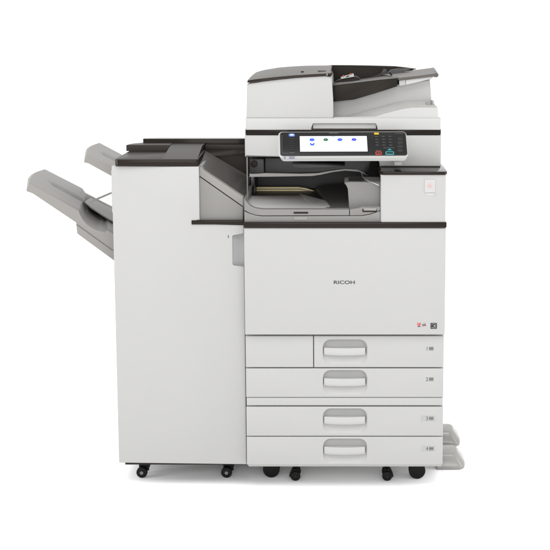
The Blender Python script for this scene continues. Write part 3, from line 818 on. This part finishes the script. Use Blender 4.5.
# base and castors
bm = bmesh.new(); box(bm, xx(124.3, YF, 465), FXR - .002, .032, .60, zb - .006, zb + .0005, .001); link("base_plate", bm, "trim", fin)
def fin_castor(u, y):
    x = xx(u, y, 470); r = .0172; bm = bmesh.new()
    box(bm, x - .012, x + .020, y + .005, y + .035, .022, zb - .0055, .003)
    prism(bm, [(x - .004, .012), (x + .021, .020), (x + .021, .040), (x - .004, .040)], y + .003, y + .0045, 0); 
    c = link("castor", bm, "black", fin)
    bm = bmesh.new(); disc(bm, (x, r), r, y - .012, y + .002, .0035); w = link("wheel", bm, "black", c)
    bm = bmesh.new(); disc(bm, (x, r), r * .33, y - .0135, y - .011, .001); link("hub", bm, "hub", w)
fin_castor(142.3, .105); fin_castor(226.8, .105); fin_castor(150, .52); fin_castor(226.8, .52)

# output trays on the left -----------------------------------------------------------------------
def tray(name, f0, f1, r0, r1, yf, yr, bottom, dz, curve, m, label, send=1.0, NS=90, NTT=36):
    P0f, P1f, P0r, P1r = at(*f0, yf), at(*f1, yf), at(*r0, yr), at(*r1, yr)
    bt = [at(u, v, yf) for u, v in bottom]; bt = [(p.x, p.z) for p in bt]
    bm = bmesh.new(); top = []; bot = []
    for i in range(NS + 1):
        ra, rb = [], []
        for j in range(NTT + 1):
            t = j / NTT; s0 = curve * (4 * (t - .5) ** 2 if t > .5 else 2.2 * (t - .5) ** 2 * (1 if t > .15 else 1)) * 0
            s = (i / NS)
            p = P0f.lerp(P1f, s).lerp(P0r.lerp(P1r, s), t)
            # outward bow of the free end
            bow = -curve * math.sin(t * math.pi) * max(0, 1 - s * 6)
            p = p + (P1f - P0f).normalized() * bow
            zt = p.z + dz(s, t)
            zbm = ip(bt, p.x) + (p.z - P0f.lerp(P1f, s).z) * .8
            ra.append(bm.verts.new((p.x, p.y, zt))); rb.append(bm.verts.new((p.x - .009 * max(0, 1 - s * 24), p.y, min(zbm, zt - .003))))
        top.append(ra); bot.append(rb)
    for i in range(NS):
        for j in range(NTT):
            bm.faces.new((top[i][j], top[i + 1][j], top[i + 1][j + 1], top[i][j + 1]))
            bm.faces.new((bot[i][j], bot[i][j + 1], bot[i + 1][j + 1], bot[i + 1][j]))
        bm.faces.new((top[i][0], bot[i][0], bot[i + 1][0], top[i + 1][0]))
        bm.faces.new((top[i][-1], top[i + 1][-1], bot[i + 1][-1], bot[i][-1]))
    for j in range(NTT):
        bm.faces.new((top[0][j], top[0][j + 1], bot[0][j + 1], bot[0][j]))
        bm.faces.new((top[-1][j], bot[-1][j], bot[-1][j + 1], top[-1][j + 1]))
    return link(name, bm, m, fin, smooth=40, label=label)

def sst(a, b, x):
    t = max(0, min(1, (x - a) / (b - a))); return t * t * (3 - 2 * t)
def dz_low(s, t):
    z = 0
    # long groove
    g = math.exp(-((t - .50 + .02 * s) / .05) ** 2) * sst(.12, .24, s) * (1 - sst(.60, .63, s)); z -= .016 * g
    # rear strip ends in a step
    z -= .010 * sst(.50, .56, s) * sst(.62, .70, t) * (1 - sst(.9, 1.0, s))
    # finger scoop in the front edge, hollow running back under the return plate
    q = abs((s - .715) / .155)
    if q < 1: z -= .030 * (1 - q ** 2.6) ** .7 * (1 - sst(.86, .95, t))
    z -= .011 * sst(.80, .87, s) * (1 - sst(.86, .95, t))
    # rounded front edge
    z -= .0022 * (1 - sst(0, .05, t))
    return z
def dz_up(s, t):
    z = -.010 * math.exp(-((t - .48) / .07) ** 2) * sst(.25, .45, s)
    return z - .002 * (1 - sst(0, .05, t))
lt = tray("lower_tray", (29.0, 182.6), (118, 232.4), (45.0, 169.2), (118, 206.5), .12, .55,
          [(26.0, 187.8), (29.5, 191.2), (76.2, 222.6), (76.6, 233.0), (80.5, 236.0), (118, 263.4)], dz_low, .012, "tray", "larger lower tray with a finger scoop")
bm = bmesh.new()
tube(bm, [at(76.8, 224.5, .119), at(112, 250, .119), at(118, 250.3, .119)], .0006, 6)
link("tray_seam", bm, "flap", lt)
bm = bmesh.new()
def tray_plane(s, t, h):
    p = at(29.0, 182.6, .12).lerp(at(118, 232.4, .12), s).lerp(at(45.0, 169.2, .55).lerp(at(118, 206.5, .55), s), t); p.z += h; return p
ol = [(.585, .47), (.60, .80), (.63, .94), (.66, .985), (.995, .985), (.995, .33), (.90, .33), (.80, .35), (.66, .40)]
b2 = bmesh.new()
loft(b2, [[tray_plane(a, b, -.001 - .012 * sst(.55, .72, b)) for a, b in ol], [tray_plane(a, b, -.006 - .012 * sst(.55, .72, b)) for a, b in ol]]); merge(bm, b2)
link("return_plate", bm, "tray", lt)
bm = bmesh.new()
wp = [at(86.5, 203.6, .29), at(95.5, 198.6, .29), at(111.5, 192.0, .29), at(113, 193.2, .29), at(96.5, 200.4, .29)]
prism(bm, [(p.x, p.z) for p in wp], .29, .298, .0004, 2); link("paper_arm", bm, "lgrey", lt)
ut = tray("upper_tray", (86.6, 154.2), (120, 170.6), (99.5, 142.8), (122, 154.7), .15, .50,
          [(83.2, 158.8), (87.5, 162.9), (110, 175.2), (120, 180.6)], dz_up, .010, "tray", "smaller upper tray")
